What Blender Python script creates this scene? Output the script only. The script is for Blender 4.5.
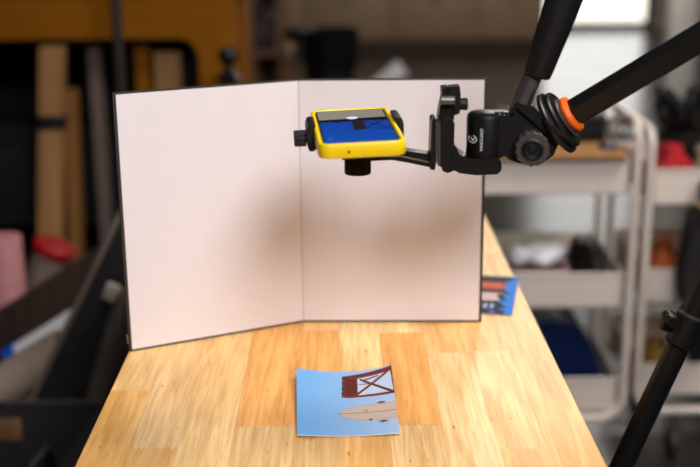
import bpy, bmesh, math, random
from mathutils import Vector, Matrix, Quaternion
random.seed(7)
for o in list(bpy.data.objects): bpy.data.objects.remove(o)
scene = bpy.context.scene
COL = scene.collection
V = Vector

# ------------------------------------------------------------------ camera
T = 0.75                      # table top height
CAM = V((0, 0, T + 0.489))
FPX = 1131.0
PITCH, ROLL = math.radians(15.9), math.radians(-0.49)
FW = V((0, math.cos(PITCH), -math.sin(PITCH)))
_u = V((0, math.sin(PITCH), math.cos(PITCH)))
XR = V((1, 0, 0)) * math.cos(ROLL) + _u * math.sin(ROLL)
UR = V((1, 0, 0)) * -math.sin(ROLL) + _u * math.cos(ROLL)
cd = bpy.data.cameras.new('camera'); cam = bpy.data.objects.new('camera', cd); COL.objects.link(cam)
cam.matrix_world = Matrix(((XR.x, UR.x, -FW.x, CAM.x), (XR.y, UR.y, -FW.y, CAM.y), (XR.z, UR.z, -FW.z, CAM.z), (0, 0, 0, 1)))
cd.sensor_width = 36; cd.lens = FPX / 700 * 36; cd.clip_start = 0.05; cd.clip_end = 200
cd.dof.use_dof = True; cd.dof.focus_distance = 1.15; cd.dof.aperture_fstop = 3.2
scene.camera = cam

def P(x, y, Y=None, z=None):
    d = FW + XR * ((x - 350) / FPX) - UR * ((y - 233.5) / FPX)
    t = (Y - CAM.y) / d.y if Y is not None else (z - CAM.z) / d.z
    return CAM + d * t

# ------------------------------------------------------------------ world, lights, exposure
w = bpy.data.worlds.new('overcast'); scene.world = w; w.use_nodes = True
bg = w.node_tree.nodes['Background']; bg.inputs[0].default_value = (1.0, 0.98, 0.95, 1)
# overcast sky: horizon a third as bright as the zenith
_n = w.node_tree.nodes.new; _tc = _n('ShaderNodeTexCoord'); _sp = _n('ShaderNodeSeparateXYZ'); _mr = _n('ShaderNodeMapRange')
_mr.inputs['From Min'].default_value = 0; _mr.inputs['From Max'].default_value = 1; _mr.inputs['To Min'].default_value = 1.7; _mr.inputs['To Max'].default_value = 5.1
w.node_tree.links.new(_tc.outputs['Generated'], _sp.inputs[0]); w.node_tree.links.new(_sp.outputs['Z'], _mr.inputs[0]); w.node_tree.links.new(_mr.outputs[0], bg.inputs[1])
scene.view_settings.view_transform = 'Standard'; scene.view_settings.look = 'None'
scene.view_settings.gamma = 1; scene.view_settings.use_curve_mapping = False
scene.view_settings.exposure = 0.0
def area(name, loc, target, size, power, col):
    l = bpy.data.lights.new(name, 'AREA'); l.shape = 'DISK'; l.size = size; l.energy = power; l.color = col
    o = bpy.data.objects.new(name, l); COL.objects.link(o); o.location = loc
    o.rotation_euler = (V(target) - V(loc)).to_track_quat('-Z', 'Y').to_euler(); return o
area('studio_lamp', (-0.42, -0.82, T + 1.92), (0.02, 1.15, T + .1), 1.10, 6, (0.965, 0.98, 1.04))  # unseen wide lamp, turned down to a weak fill
area('studio_lamp', (0.64, -0.85, T + 1.66), (0.0, 1.15, T + .1), 0.80, 49, (0.965, 0.98, 1.04))
area('ceiling_fill', (0.1, 0.55, 2.94), (0.1, 0.55, 0), 1.3, 9, (1.0, 0.97, 0.95))  # unseen overhead fill that favours the table over the board
area('ceiling_fill', (1.5, 1.5, 2.94), (1.5, 1.5, 0), 0.9, 55, (1.0, 0.94, 0.88))  # unseen fill added to brighten the cart fronts
area('ceiling_fill', (1.3, 6.9, 2.94), (1.3, 6.9, 0), 0.9, 100, (1.0, 0.92, 0.82))  # unseen fill added to brighten the far cabinets and the pillar

# ------------------------------------------------------------------ materials
def lin(c):
    return tuple(((v / 255) / 12.92 if v / 255 <= 0.04045 else ((v / 255 + 0.055) / 1.055) ** 2.4) for v in c)
def nodes(name):
    m = bpy.data.materials.new(name); m.use_nodes = True
    return m, m.node_tree, m.node_tree.nodes['Principled BSDF']
def mat(name, rgb, rough=.5, metal=0., var=.12, scale=30., bump=0., spec=.5, coat=0., stretch=(1, 1, 1)):
    """plain paint / plastic / cloth with a little procedural variation; rgb is sRGB 0-255"""
    m, nt, b = nodes(name); L = nt.links.new
    tc = nt.nodes.new('ShaderNodeTexCoord'); mp = nt.nodes.new('ShaderNodeMapping'); mp.inputs['Scale'].default_value = stretch
    nz = nt.nodes.new('ShaderNodeTexNoise'); nz.inputs['Scale'].default_value = scale; nz.inputs['Detail'].default_value = 4
    L(tc.outputs['Object'], mp.inputs[0]); L(mp.outputs[0], nz.inputs['Vector'])
    r = nt.nodes.new('ShaderNodeValToRGB'); c = lin(rgb)
    r.color_ramp.elements[0].position = .25; r.color_ramp.elements[1].position = .75
    r.color_ramp.elements[0].color = (*[v * (1 - var) for v in c], 1); r.color_ramp.elements[1].color = (*[min(1, v * (1 + var)) for v in c], 1)
    L(nz.outputs['Fac'], r.inputs[0]); L(r.outputs[0], b.inputs['Base Color'])
    b.inputs['Roughness'].default_value = rough; b.inputs['Metallic'].default_value = metal
    b.inputs['Specular IOR Level'].default_value = spec; b.inputs['Coat Weight'].default_value = coat
    if bump:
        bp = nt.nodes.new('ShaderNodeBump'); bp.inputs['Strength'].default_value = bump; bp.inputs['Distance'].default_value = .01
        L(nz.outputs['Fac'], bp.inputs['Height']); L(bp.outputs[0], b.inputs['Normal'])
    return m
def wood_block_mat():
    m, nt, b = nodes('finger_jointed_wood'); L = nt.links.new; N = nt.nodes.new
    oi = N('ShaderNodeObjectInfo'); tc = N('ShaderNodeTexCoord')
    off = N('ShaderNodeVectorMath'); off.operation = 'SCALE'; off.inputs[0].default_value = (3.1, 7.7, 1.9); L(oi.outputs['Random'], off.inputs['Scale'])
    ad = N('ShaderNodeVectorMath'); ad.operation = 'ADD'; L(tc.outputs['Object'], ad.inputs[0]); L(off.outputs[0], ad.inputs[1])
    def layer(sc, stretch, det, dist, lo, hi, c0, c1):
        mp = N('ShaderNodeMapping'); mp.inputs['Scale'].default_value = stretch; L(ad.outputs[0], mp.inputs[0])
        n = N('ShaderNodeTexNoise'); n.inputs['Scale'].default_value = sc; n.inputs['Detail'].default_value = det; n.inputs['Distortion'].default_value = dist; L(mp.outputs[0], n.inputs['Vector'])
        rr = N('ShaderNodeValToRGB'); e = rr.color_ramp.elements; e[0].position = lo; e[1].position = hi; e[0].color = (*c0, 1); e[1].color = (*c1, 1); L(n.outputs['Fac'], rr.inputs[0]); return rr
    def mul(a, c):
        x = N('ShaderNodeMix'); x.data_type = 'RGBA'; x.blend_type = 'MULTIPLY'; x.inputs['Factor'].default_value = 1; L(a, x.inputs['A']); L(c, x.inputs['B']); return x.outputs['Result']
    broad = layer(20, (1, .22, .5), 2, .6, .32, .68, (.80, .72, .58), (1.06, 1.05, 1.03))       # broad figure
    band = layer(95, (1, .055, .5), 3, 1.6, .36, .60, (.86, .78, .66), (1.03, 1.03, 1.02))       # growth bands
    fine = layer(520, (1, .030, .3), 2, 0, .30, .50, (.88, .80, .68), (1.0, 1.0, 1.0))           # pores
    speck = layer(230, (1, .25, .3), 0, 0, .13, .20, (.62, .46, .30), (1.0, 1.0, 1.0))           # small dark flecks
    grain = mul(mul(mul(broad.outputs[0], band.outputs[0]), fine.outputs[0]), speck.outputs[0])
    mm = N('ShaderNodeMix'); mm.data_type = 'RGBA'; mm.blend_type = 'MULTIPLY'; mm.inputs['Factor'].default_value = 1
    L(oi.outputs['Color'], mm.inputs['A']); L(grain, mm.inputs['B'])
    L(mm.outputs['Result'], b.inputs['Base Color'])
    b.inputs['Roughness'].default_value = .38; b.inputs['Specular IOR Level'].default_value = .35
    return m
def grain_mat(name, a, c, scale=25, stretch=(1, 1, .06), rough=.6):
    m, nt, b = nodes(name); L = nt.links.new; N = nt.nodes.new
    tc = N('ShaderNodeTexCoord'); mp = N('ShaderNodeMapping'); mp.inputs['Scale'].default_value = stretch
    nz = N('ShaderNodeTexNoise'); nz.inputs['Scale'].default_value = scale; nz.inputs['Detail'].default_value = 5; nz.inputs['Distortion'].default_value = .8
    L(tc.outputs['Object'], mp.inputs[0]); L(mp.outputs[0], nz.inputs['Vector'])
    r = N('ShaderNodeValToRGB'); r.color_ramp.elements[0].position = .3; r.color_ramp.elements[1].position = .7
    r.color_ramp.elements[0].color = (*lin(a), 1); r.color_ramp.elements[1].color = (*lin(c), 1)
    L(nz.outputs['Fac'], r.inputs[0]); L(r.outputs[0], b.inputs['Base Color']); b.inputs['Roughness'].default_value = rough
    return m
def attr_mat(name, rough, emit=0., coat=0., spec=.5):
    m, nt, b = nodes(name)
    a = nt.nodes.new('ShaderNodeVertexColor'); a.layer_name = 'ink'
    if emit:
        b.inputs['Base Color'].default_value = (.006, .006, .007, 1)
        nt.links.new(a.outputs[0], b.inputs['Emission Color']); b.inputs['Emission Strength'].default_value = emit
    else: nt.links.new(a.outputs[0], b.inputs['Base Color'])
    b.inputs['Roughness'].default_value = rough; b.inputs['Specular IOR Level'].default_value = spec; b.inputs['Coat Weight'].default_value = coat
    return m
def floor_mat():
    m, nt, b = nodes('sealed_concrete'); L = nt.links.new; N = nt.nodes.new
    tc = N('ShaderNodeTexCoord'); nz = N('ShaderNodeTexNoise'); nz.inputs['Scale'].default_value = 1.7; nz.inputs['Detail'].default_value = 7
    L(tc.outputs['Object'], nz.inputs['Vector'])
    r = N('ShaderNodeValToRGB'); r.color_ramp.elements[0].position = .3; r.color_ramp.elements[1].position = .7
    r.color_ramp.elements[0].color = (.016, .013, .011, 1); r.color_ramp.elements[1].color = (.028, .023, .020, 1)
    L(nz.outputs['Fac'], r.inputs[0]); L(r.outputs[0], b.inputs['Base Color'])
    r2 = N('ShaderNodeMapRange'); r2.inputs['To Min'].default_value = .16; r2.inputs['To Max'].default_value = .28
    L(nz.outputs['Fac'], r2.inputs[0]); L(r2.outputs[0], b.inputs['Roughness'])
    b.inputs['Specular IOR Level'].default_value = .65
    return m
def glass_mat():
    m = bpy.data.materials.new('window_glass'); m.use_nodes = True; nt = m.node_tree; nt.nodes.clear(); N = nt.nodes.new
    o = N('ShaderNodeOutputMaterial'); t = N('ShaderNodeBsdfTransparent'); g = N('ShaderNodeBsdfGlossy'); g.inputs['Roughness'].default_value = .02
    f = N('ShaderNodeFresnel'); f.inputs[0].default_value = 1.3; x = N('ShaderNodeMixShader')
    nt.links.new(f.outputs[0], x.inputs[0]); nt.links.new(t.outputs[0], x.inputs[1]); nt.links.new(g.outputs[0], x.inputs[2]); nt.links.new(x.outputs[0], o.inputs[0])
    return m
M = dict(
    block=wood_block_mat(), floor=floor_mat(), glass=glass_mat(),
    wall=mat('painted_wall', (188, 178, 166), .8, var=.04, scale=3), dark_wall=mat('dark_wall', (70, 60, 52), .8, var=.08, scale=3),
    white_paint=mat('white_paint', (240, 236, 230), .6, var=.02), ceiling=mat('ceiling_paint', (104, 98, 92), .9, var=.03), ground=mat('pavement', (190, 185, 176), .9, scale=6),
    liner=mat('white_card', (240, 231, 231), .55, var=.012, scale=40), cover=mat('black_binding', (52, 46, 42), .6, scale=90, bump=.05),
    black=mat('black_anodised', (14, 13, 13), .40, scale=160, var=.15, spec=.4), plastic=mat('black_plastic', (13, 13, 14), .45, scale=60, spec=.35),
    rubber=mat('black_rubber', (18, 17, 17), .55, scale=260, bump=.12, spec=.35), satin=mat('satin_grey_metal', (104, 98, 94), .36, .75),
    chrome=mat('steel', (170, 165, 160), .3, 1.), orange=mat('orange_rubber', (252, 108, 14), .45, var=.05),
    white_ink=mat('white_print', (225, 225, 225), .6, var=.02), yellow=mat('yellow_case', (252, 214, 8), .42, var=.03, coat=.15),
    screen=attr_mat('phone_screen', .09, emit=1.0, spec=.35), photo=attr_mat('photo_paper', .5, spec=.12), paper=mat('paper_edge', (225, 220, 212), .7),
    cart=mat('white_powder_coat', (236, 220, 206), .45, var=.03), caster=mat('caster_rubber', (40, 38, 38), .6),
    cab=mat('taupe_laminate', (140, 116, 94), .55, var=.04), cabin=mat('cabinet_plinth', (66, 50, 40), .7), handle=mat('dark_handle', (34, 28, 24), .4, .5),
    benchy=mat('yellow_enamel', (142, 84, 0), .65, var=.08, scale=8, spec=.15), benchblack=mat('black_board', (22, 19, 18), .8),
    pine=grain_mat('pine_board', (150, 104, 58), (190, 140, 86)), amber=grain_mat('amber_board', (130, 84, 34), (170, 116, 52)),
    dbrown=grain_mat('dark_brown_board', (40, 26, 18), (66, 44, 30)), shelf=grain_mat('brown_shelf', (104, 72, 46), (140, 102, 68)),
    pink=mat('pink_roll', (196, 132, 132), .7), tubegrey=mat('grey_card_tube', (122, 104, 94), .7), red=mat('red_plastic', (160, 10, 22), .45),
    greypole=mat('grey_pole', (72, 64, 60), .4, .6), whiteroll=mat('white_paper_roll', (226, 222, 222), .7, var=.05), beigeroll=mat('beige_paper_roll', (172, 150, 130), .75),
    bluecap=mat('blue_cap', (22, 84, 190), .45), cloth=mat('grey_cloth', (92, 82, 74), .9, scale=14, var=.3, bump=.4), clip=mat('white_clip', (165, 152, 142), .5),
    crate=mat('dark_crate', (30, 26, 25), .55), blackcloth=mat('black_fabric', (30, 26, 26), .9, scale=40, bump=.3),
    navy=mat('blue_film', (10, 30, 76), .3, scale=9, bump=.3), glossywhite=mat('white_film', (236, 236, 238), .25, scale=14, bump=.2),
    maroon=mat('maroon_cover', (86, 28, 30), .5), olive=mat('olive_cover', (110, 98, 46), .6), tape=mat('grey_tape', (88, 84, 84), .4),
    orangebag=mat('orange_nylon', (172, 82, 20), .7, scale=20, bump=.3), tan=mat('tan_leather', (150, 116, 74), .6), mustard=mat('mustard_pouch', (138, 104, 34), .7, scale=20, bump=.2),
    sand=mat('sand_cloth', (168, 146, 128), .9, scale=20, bump=.3), redcloth=mat('red_cloth', (170, 20, 30), .9, scale=18, bump=.4),
    apron=grain_mat('table_frame_wood', (150, 104, 62), (180, 132, 84), stretch=(1, .06, 1)), blackout=mat('black_liner', (13, 12, 13), .65, scale=16, bump=.4, spec=.15),
)

# ------------------------------------------------------------------ builders
WL = {}
def finish(name, bm, m, parent=None, label=None, cat=None, group=None, kind=None, angle=35):
    bmesh.ops.recalc_face_normals(bm, faces=bm.faces)
    for f in bm.faces: f.smooth = True
    ca = math.radians(angle)
    for e in bm.edges:
        if len(e.link_faces) == 2 and e.calc_face_angle(0) > ca: e.smooth = False
    if parent is not None: base = WL[parent]
    else:
        xs = [v.co for v in bm.verts]
        base = V(((min(c.x for c in xs) + max(c.x for c in xs)) / 2, (min(c.y for c in xs) + max(c.y for c in xs)) / 2, min(c.z for c in xs)))
    for v in bm.verts: v.co -= base
    me = bpy.data.meshes.new(name); bm.to_mesh(me); bm.free()
    for mm in (m if isinstance(m, (list, tuple)) else [m]): me.materials.append(mm)
    o = bpy.data.objects.new(name, me); COL.objects.link(o)
    if parent is not None: o.parent = parent
    else: o.location = base
    WL[o] = base.copy(); tag(o, label, cat, group, kind); return o
def tag(o, label=None, cat=None, group=None, kind=None):
    if label: o['label'] = label
    if cat: o['category'] = cat
    if group: o['group'] = group
    if kind: o['kind'] = kind
def thing(name, loc, label, cat, group=None):
    o = bpy.data.objects.new(name, None); COL.objects.link(o); o.location = loc; o.empty_display_size = .05
    WL[o] = V(loc); tag(o, label, cat, group); return o
def B(): return bmesh.new()
def bev(bm, verts, w, seg=2):
    if w <= 0: return
    s = set(verts); es = [e for e in bm.edges if e.verts[0] in s and e.verts[1] in s]
    es = [e for e in es if len(e.link_faces) == 2 and e.calc_face_angle(0) > .5]
    bmesh.ops.bevel(bm, geom=es, offset=w, segments=seg, profile=.5, affect='EDGES', clamp_overlap=True)
def box(bm, c, s, R=None, b=0., seg=2):
    mt = Matrix.Translation(V(c)) @ (R.to_4x4() if R is not None else Matrix.Identity(4)) @ Matrix.Diagonal((s[0], s[1], s[2], 1))
    r = bmesh.ops.create_cube(bm, size=1, matrix=mt); bev(bm, r['verts'], b, seg)
def boxr(bm, x0, x1, y0, y1, z0, z1, b=0.): box(bm, ((x0 + x1) / 2, (y0 + y1) / 2, (z0 + z1) / 2), (x1 - x0, y1 - y0, z1 - z0), b=b)
def frame(ax):
    ax = V(ax).normalized(); u = ax.orthogonal().normalized(); return u, ax.cross(u), ax
def lathe(bm, o, ax, prof, seg=28, mod=None):
    """prof: (radius, height along axis); r 0 closes to a point"""
    u, v, a = frame(ax); o = V(o); rings = []
    for r, h in prof:
        if r <= 1e-6: rings.append([bm.verts.new(o + a * h)]); continue
        rings.append([bm.verts.new(o + a * h + (u * math.cos(t) + v * math.sin(t)) * r * (mod(i) if mod else 1)) for i, t in ((i, i * 2 * math.pi / seg) for i in range(seg))])
    for p, q in zip(rings, rings[1:]):
        for i in range(seg):
            j = (i + 1) % seg
            if len(p) == 1 and len(q) == 1: continue
            if len(p) == 1: bm.faces.new((p[0], q[i], q[j]))
            elif len(q) == 1: bm.faces.new((p[i], q[0], p[j]))
            else: bm.faces.new((p[i], q[i], q[j], p[j]))
    for rr in (rings[0], rings[-1]):
        if len(rr) > 1: bm.faces.new(rr)
def tube(bm, a, c, r0, r1=None, seg=24, b=None):
    a, c = V(a), V(c); r1 = r0 if r1 is None else r1; L = (c - a).length; b = min(r0, r1) * .15 if b is None else b
    lathe(bm, a, c - a, [(r0 - b, 0), (r0, b), (r1, L - b), (r1 - b, L)], seg)
def hollow(bm, a, c, r, ri, seg=28):
    a, c = V(a), V(c); L = (c - a).length; u, v, ax = frame(c - a)
    prof = [(ri, 0), (r - .001, 0), (r, .001), (r, L - .001), (r - .001, L), (ri, L)]; rings = []
    for q, h in prof: rings.append([bm.verts.new(a + ax * h + (u * math.cos(i * 2 * math.pi / seg) + v * math.sin(i * 2 * math.pi / seg)) * q) for i in range(seg)])
    rings.append(rings[0])
    for p, q in zip(rings, rings[1:]):
        for i in range(seg): bm.faces.new((p[i], q[i], q[(i + 1) % seg], p[(i + 1) % seg]))
def sweep(bm, pts, r, seg=10, closed=False):
    pts = [V(p) for p in pts]; n = len(pts); rings = []; pu = None
    for i, p in enumerate(pts):
        a = pts[(i - 1) % n] if (closed or i) else p; c = pts[(i + 1) % n] if (closed or i < n - 1) else p
        t = (c - a).normalized(); u = t.orthogonal().normalized() if pu is None else (pu - t * pu.dot(t)).normalized(); pu = u; v = t.cross(u)
        rr = r[i] if isinstance(r, (list, tuple)) else r
        rings.append([bm.verts.new(p + (u * math.cos(k * 2 * math.pi / seg) + v * math.sin(k * 2 * math.pi / seg)) * rr) for k in range(seg)])
    for i in range(n if closed else n - 1):
        p, q = rings[i], rings[(i + 1) % n]
        for k in range(seg): bm.faces.new((p[k], q[k], q[(k + 1) % seg], p[(k + 1) % seg]))
    if not closed: bm.faces.new(rings[0]); bm.faces.new(rings[-1])
def prism(bm, pts, ext, b=0., seg=2):
    lo = [bm.verts.new(V(p)) for p in pts]; hi = [bm.verts.new(V(p) + V(ext)) for p in pts]; n = len(pts)
    bm.faces.new(lo); bm.faces.new(hi)
    for i in range(n): bm.faces.new((lo[i], lo[(i + 1) % n], hi[(i + 1) % n], hi[i]))
    bev(bm, lo + hi, b, seg)
def outline(bm, px, Y, th, b=.0015):      # silhouette read off in pixels, set at its own distance Y with its own thickness
    prism(bm, [P(x, y, Y) - V((0, th / 2, 0)) for x, y in px], (0, th, 0), b)
def knob(bm, o, ax, r, h, n=18, depth=.09, b=.0008):
    lathe(bm, o, ax, [(r * .55, 0), (r * .96, 0), (r, h * .12), (r, h * .85), (r * .93, h), (r * .5, h)], n * 4, lambda i: 1 - depth * (i % 4 < 2))
def rloop(bm, Mx, w, l, r, z, k=7):
    out = []
    for cx, cy, a0 in ((1, 1, 0), (-1, 1, 90), (-1, -1, 180), (1, -1, 270)):
        for i in range(k + 1):
            a = math.radians(a0 + 90 * i / k)
            out.append(bm.verts.new(Mx @ V((cx * (w / 2 - r) + r * math.cos(a), cy * (l / 2 - r) + r * math.sin(a), z))))
    return out
def rloft(bm, Mx, w, l, r, prof):
    loops = [rloop(bm, Mx, w - 2 * i, l - 2 * i, max(r - i, .0008), z) for i, z in prof]
    n = len(loops[0])
    for p, q in zip(loops, loops[1:]):
        for k in range(n): bm.faces.new((p[k], p[(k + 1) % n], q[(k + 1) % n], q[k]))
    bm.faces.new(loops[0]); bm.faces.new(loops[-1])
def ink_grid(name, fn, surf, nu, nv, m, parent, thick):
    """sheet with printed picture: fn(u,v)->sRGB, surf(u,v)->(point, normal)"""
    bm = B(); L = bm.verts.layers.float_color.new('ink'); g = []
    for j in range(nv + 1):
        row = []
        for i in range(nu + 1):
            p, n = surf(i / nu, j / nv); v = bm.verts.new(p); v[L] = (*lin(fn(i / nu, j / nv)), 1); row.append(v)
        g.append(row)
    for j in range(nv):
        for i in range(nu): bm.faces.new((g[j][i], g[j][i + 1], g[j + 1][i + 1], g[j + 1][i]))
    rim = [g[0][i] for i in range(nu)] + [g[j][nu] for j in range(nv)] + [g[nv][i] for i in range(nu, 0, -1)] + [g[j][0] for j in range(nv, 0, -1)]
    low = []
    for v in rim:
        q = bm.verts.new(v.co - V((0, 0, thick))); q[L] = (*lin((225, 220, 212)), 1); low.append(q)
    for i in range(len(rim)): bm.faces.new((rim[i], low[i], low[(i + 1) % len(rim)], rim[(i + 1) % len(rim)]))
    # keep sheet winding (open underside is the paper back)
    return finish(name, bm, m, parent)
def arc(c, r, a0, a1, ux, uz, n=6):
    return [V(c) + V(ux) * r * math.cos(math.radians(a0 + (a1 - a0) * i / n)) + V(uz) * r * math.sin(math.radians(a0 + (a1 - a0) * i / n)) for i in range(n + 1)]
def lump(bm, c, s, seed=0, amt=.18, sub=3, flat=True):
    rnd = random.Random(seed); ph = [(rnd.uniform(2, 5), rnd.uniform(0, 6), V((rnd.uniform(-1, 1), rnd.uniform(-1, 1), rnd.uniform(-1, 1))).normalized()) for _ in range(6)]
    r = bmesh.ops.create_icosphere(bm, subdivisions=sub, radius=1)
    for v in r['verts']:
        d = v.co.normalized(); k = 1 + amt * sum(math.sin(f * d.dot(x) * 2 + p) for f, p, x in ph) / 3
        q = d * k
        if flat: q.z = max(q.z, -.62)
        v.co = V(c) + V((q.x * s[0], q.y * s[1], q.z * s[2]))

# ------------------------------------------------------------------ room
def struct(name, bm, m): return finish(name, bm, m, kind='structure')
X0, X1, Y0, Y1, H = -4.2, 5.6, -3.6, 12.3, 3.0
b = B(); boxr(b, X0, X1, Y0, Y1, -.1, 0); struct('floor', b, M['floor'])
b = B(); boxr(b, X0, X1, Y0, Y1, H, H + .1); struct('ceiling', b, M['ceiling'])
b = B(); boxr(b, X0 - .15, X0, Y0, Y1, 0, H); struct('wall_left', b, M['dark_wall'])
b = B(); boxr(b, X1, X1 + .15, Y0, Y1, 0, H); struct('wall_right', b, M['wall'])
b = B(); boxr(b, X0, X1, Y0 - .15, Y0, 0, H); struct('wall_front', b, M['dark_wall'])
WX0, WX1, WZ0, WZ1 = P(533, 20, Y1).x, P(651, 20, Y1).x, .012, 2.80
b = B()
for x0, x1 in ((X0, WX0), (WX1, X1)): boxr(b, x0, x1, Y1, Y1 + .2, 0, H)
for x0, x1 in ((WX0, WX1),): boxr(b, x0, x1, Y1, Y1 + .2, 0, WZ0); boxr(b, x0, x1, Y1, Y1 + .2, WZ1, H)
struct('wall_back', b, M['wall'])
def window(name, x0, x1, t, m):
    win = thing(name, (0, Y1, 0), None, None); win['kind'] = 'structure'; b = B()
    for (a0, a1, c0, c1) in ((x0, x0 + t, WZ0, WZ1), (x1 - t, x1, WZ0, WZ1), (x0 + t, x1 - t, WZ0, WZ0 + t), (x0 + t, x1 - t, WZ1 - t, WZ1)):
        boxr(b, a0, a1, Y1 - .02, Y1 + .06, c0, c1, .004)
    finish('window_frame', b, m, win)
    b = B(); boxr(b, x0 + t, x1 - t, Y1 + .015, Y1 + .023, WZ0 + t, WZ1 - t); finish('pane', b, M['glass'], win)
window('window_1', WX0, WX1, .06, M['plastic'])
PX0, PX1 = P(671, 60, 7.6).x, P(696, 60, 7.6).x
b = B(); boxr(b, PX0, PX1, 7.6, 7.6 + PX1 - PX0, 0, H, .006); struct('pillar', b, M['white_paint'])
b = B(); boxr(b, -14, 18, Y1 + .21, Y1 + 40, -.2, -.06); struct('pavement', b, M['ground'])
b = B(); boxr(b, WX1 + .03, X1, Y1 - .015, Y1, 0, .09, .003); struct('baseboard_back', b, M['wall'])

# ------------------------------------------------------------------ table of finger-jointed blocks
TH = .03; TY0, TY1 = .50, 1.97; TWD = .4868
tb = thing('work_table', (-.016, 1.2, 0), 'light wooden work table with a finger-jointed block top', 'table')
def tp(tx, ty, z): return V((-.2545 + tx - .0095 * (ty - .94), ty, z))
frac = [0, .09, .184, .288, .409, .5, .60, .707, .81, .905, 1]
LT, MD, DK = (250, 212, 154), (250, 200, 132), (244, 182, 106)
strips = [([.70, 1.11, 1.55], 'mmlm'), ([.60, .975, 1.40, 1.72], 'lmlmm'), ([.78, 1.36, 1.7], 'mlml'), ([.68, 1.02, 1.42, 1.8], 'ldmml'),
          ([.80, .99, 1.285, 1.66], 'mldmm'), ([.72, 1.1, 1.5], 'lmlm'), ([.66, 1.02, 1.275, 1.7], 'mldlm'), ([.85, 1.21, 1.6], 'mlmm'),
          ([.966, 1.215, 1.5], 'mlmm'), ([.75, 1.2, 1.6], 'lmmm')]
strips[3] = ([.68, 1.02, 1.42, 1.8], 'mldml')
tone = {'l': LT, 'm': MD, 'd': DK}
NT, TD = 8, .007
for s, (cuts, codes) in enumerate(strips):
    xa, xb = frac[s] * TWD + .00008, frac[s + 1] * TWD - .00008
    ys = [TY0] + cuts + [TY1]
    def teeth(y, rev):
        pts = [(xa, y)]
        if TY0 < y < TY1:
            for k in range(NT):
                pts.append((xa + (xb - xa) * (k + .5) / NT, y + TD)); pts.append((xa + (xb - xa) * (k + 1) / NT, y))
        else: pts.append((xb, y))
        return pts[::-1] if rev else pts
    for i in range(len(ys) - 1):
        b = B(); e = .00012
        pts = teeth(ys[i], False) + [(x, y - 2 * e) for x, y in teeth(ys[i + 1], True)]
        prism(b, [tp(x, y, T - TH) for x, y in pts], (0, 0, TH))
        o = finish('wood_block', b, M['block'], tb)
        c = lin(tone[codes[i % len(codes)]]); k = random.uniform(.95, 1.05); o.color = (c[0] * k, c[1] * k, c[2] * k * random.uniform(.95, 1.04), 1)
for (x0, x1, y0, y1) in ((.05, TWD - .05, TY0 + .05, TY0 + .075), (.05, TWD - .05, TY1 - .075, TY1 - .05), (.05, .075, TY0 + .075, TY1 - .075), (TWD - .075, TWD - .05, TY0 + .075, TY1 - .075)):
    b = B(); prism(b, [tp(x0, y0, T - TH - .08), tp(x1, y0, T - TH - .08), tp(x1, y1, T - TH - .08), tp(x0, y1, T - TH - .08)], (0, 0, .08), .002)
    finish('apron', b, M['apron'], tb)
for x, y in ((.08, TY0 + .08), (TWD - .13, TY0 + .08), (.08, TY1 - .13), (TWD - .13, TY1 - .13)):
    b = B(); prism(b, [tp(x, y, 0), tp(x + .05, y, 0), tp(x + .05, y + .05, 0), tp(x, y + .05, 0)], (0, 0, T - TH), .003); finish('leg', b, M['apron'], tb)

# ------------------------------------------------------------------ white folding board
LB, FB, RB = V((-.2568, 1.2234, T)), V((-.0588, 1.3178, T)), V((.1612, 1.3128, T))
BH = .3015
fb = thing('folding_board', (FB.x, FB.y, T), 'white folding board with black edges standing open like a book on the table', 'backdrop')
def panel(a, c, gap0, gap1):
    d = (c - a).normalized(); n = V((-d.y, d.x, 0));  n = n if n.y < 0 else -n      # n faces the camera
    p, q = a + d * gap0, c - d * gap1
    bm = B(); prism(bm, [p, q, q - n * .0032, p - n * .0032], (0, 0, BH), .0006)
    cv = finish('panel', bm, M['cover'], fb)
    L = (q - p).length; i0 = .0034
    bm = B(); a0 = p + d * (i0 if gap0 == 0 else 0); a1 = q - d * (i0 if gap1 == 0 else 0)
    prism(bm, [a0 + V((0, 0, .0028)), a1 + V((0, 0, .0028)), a1 + n * .0007 + V((0, 0, .0028)), a0 + n * .0007 + V((0, 0, .0028))], (0, 0, BH - .0050), .0002)
    finish('white_face', bm, M['liner'], cv)
    return d, n
dl, nl = panel(LB, FB, 0, .0004); dr, nr = panel(FB, RB, .0004, 0)
b = B(); tube(b, FB + V((0, .0024, .001)), FB + V((0, .0024, BH - .001)), .0018, seg=10); finish('hinge', b, M['cover'], fb)
b = B(); box(b, LB - nl * .0012 + V((-.0012, 0, .016)), (.0022, .003, .012), b=.0004); finish('corner_rivet', b, M['chrome'], fb)

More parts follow.
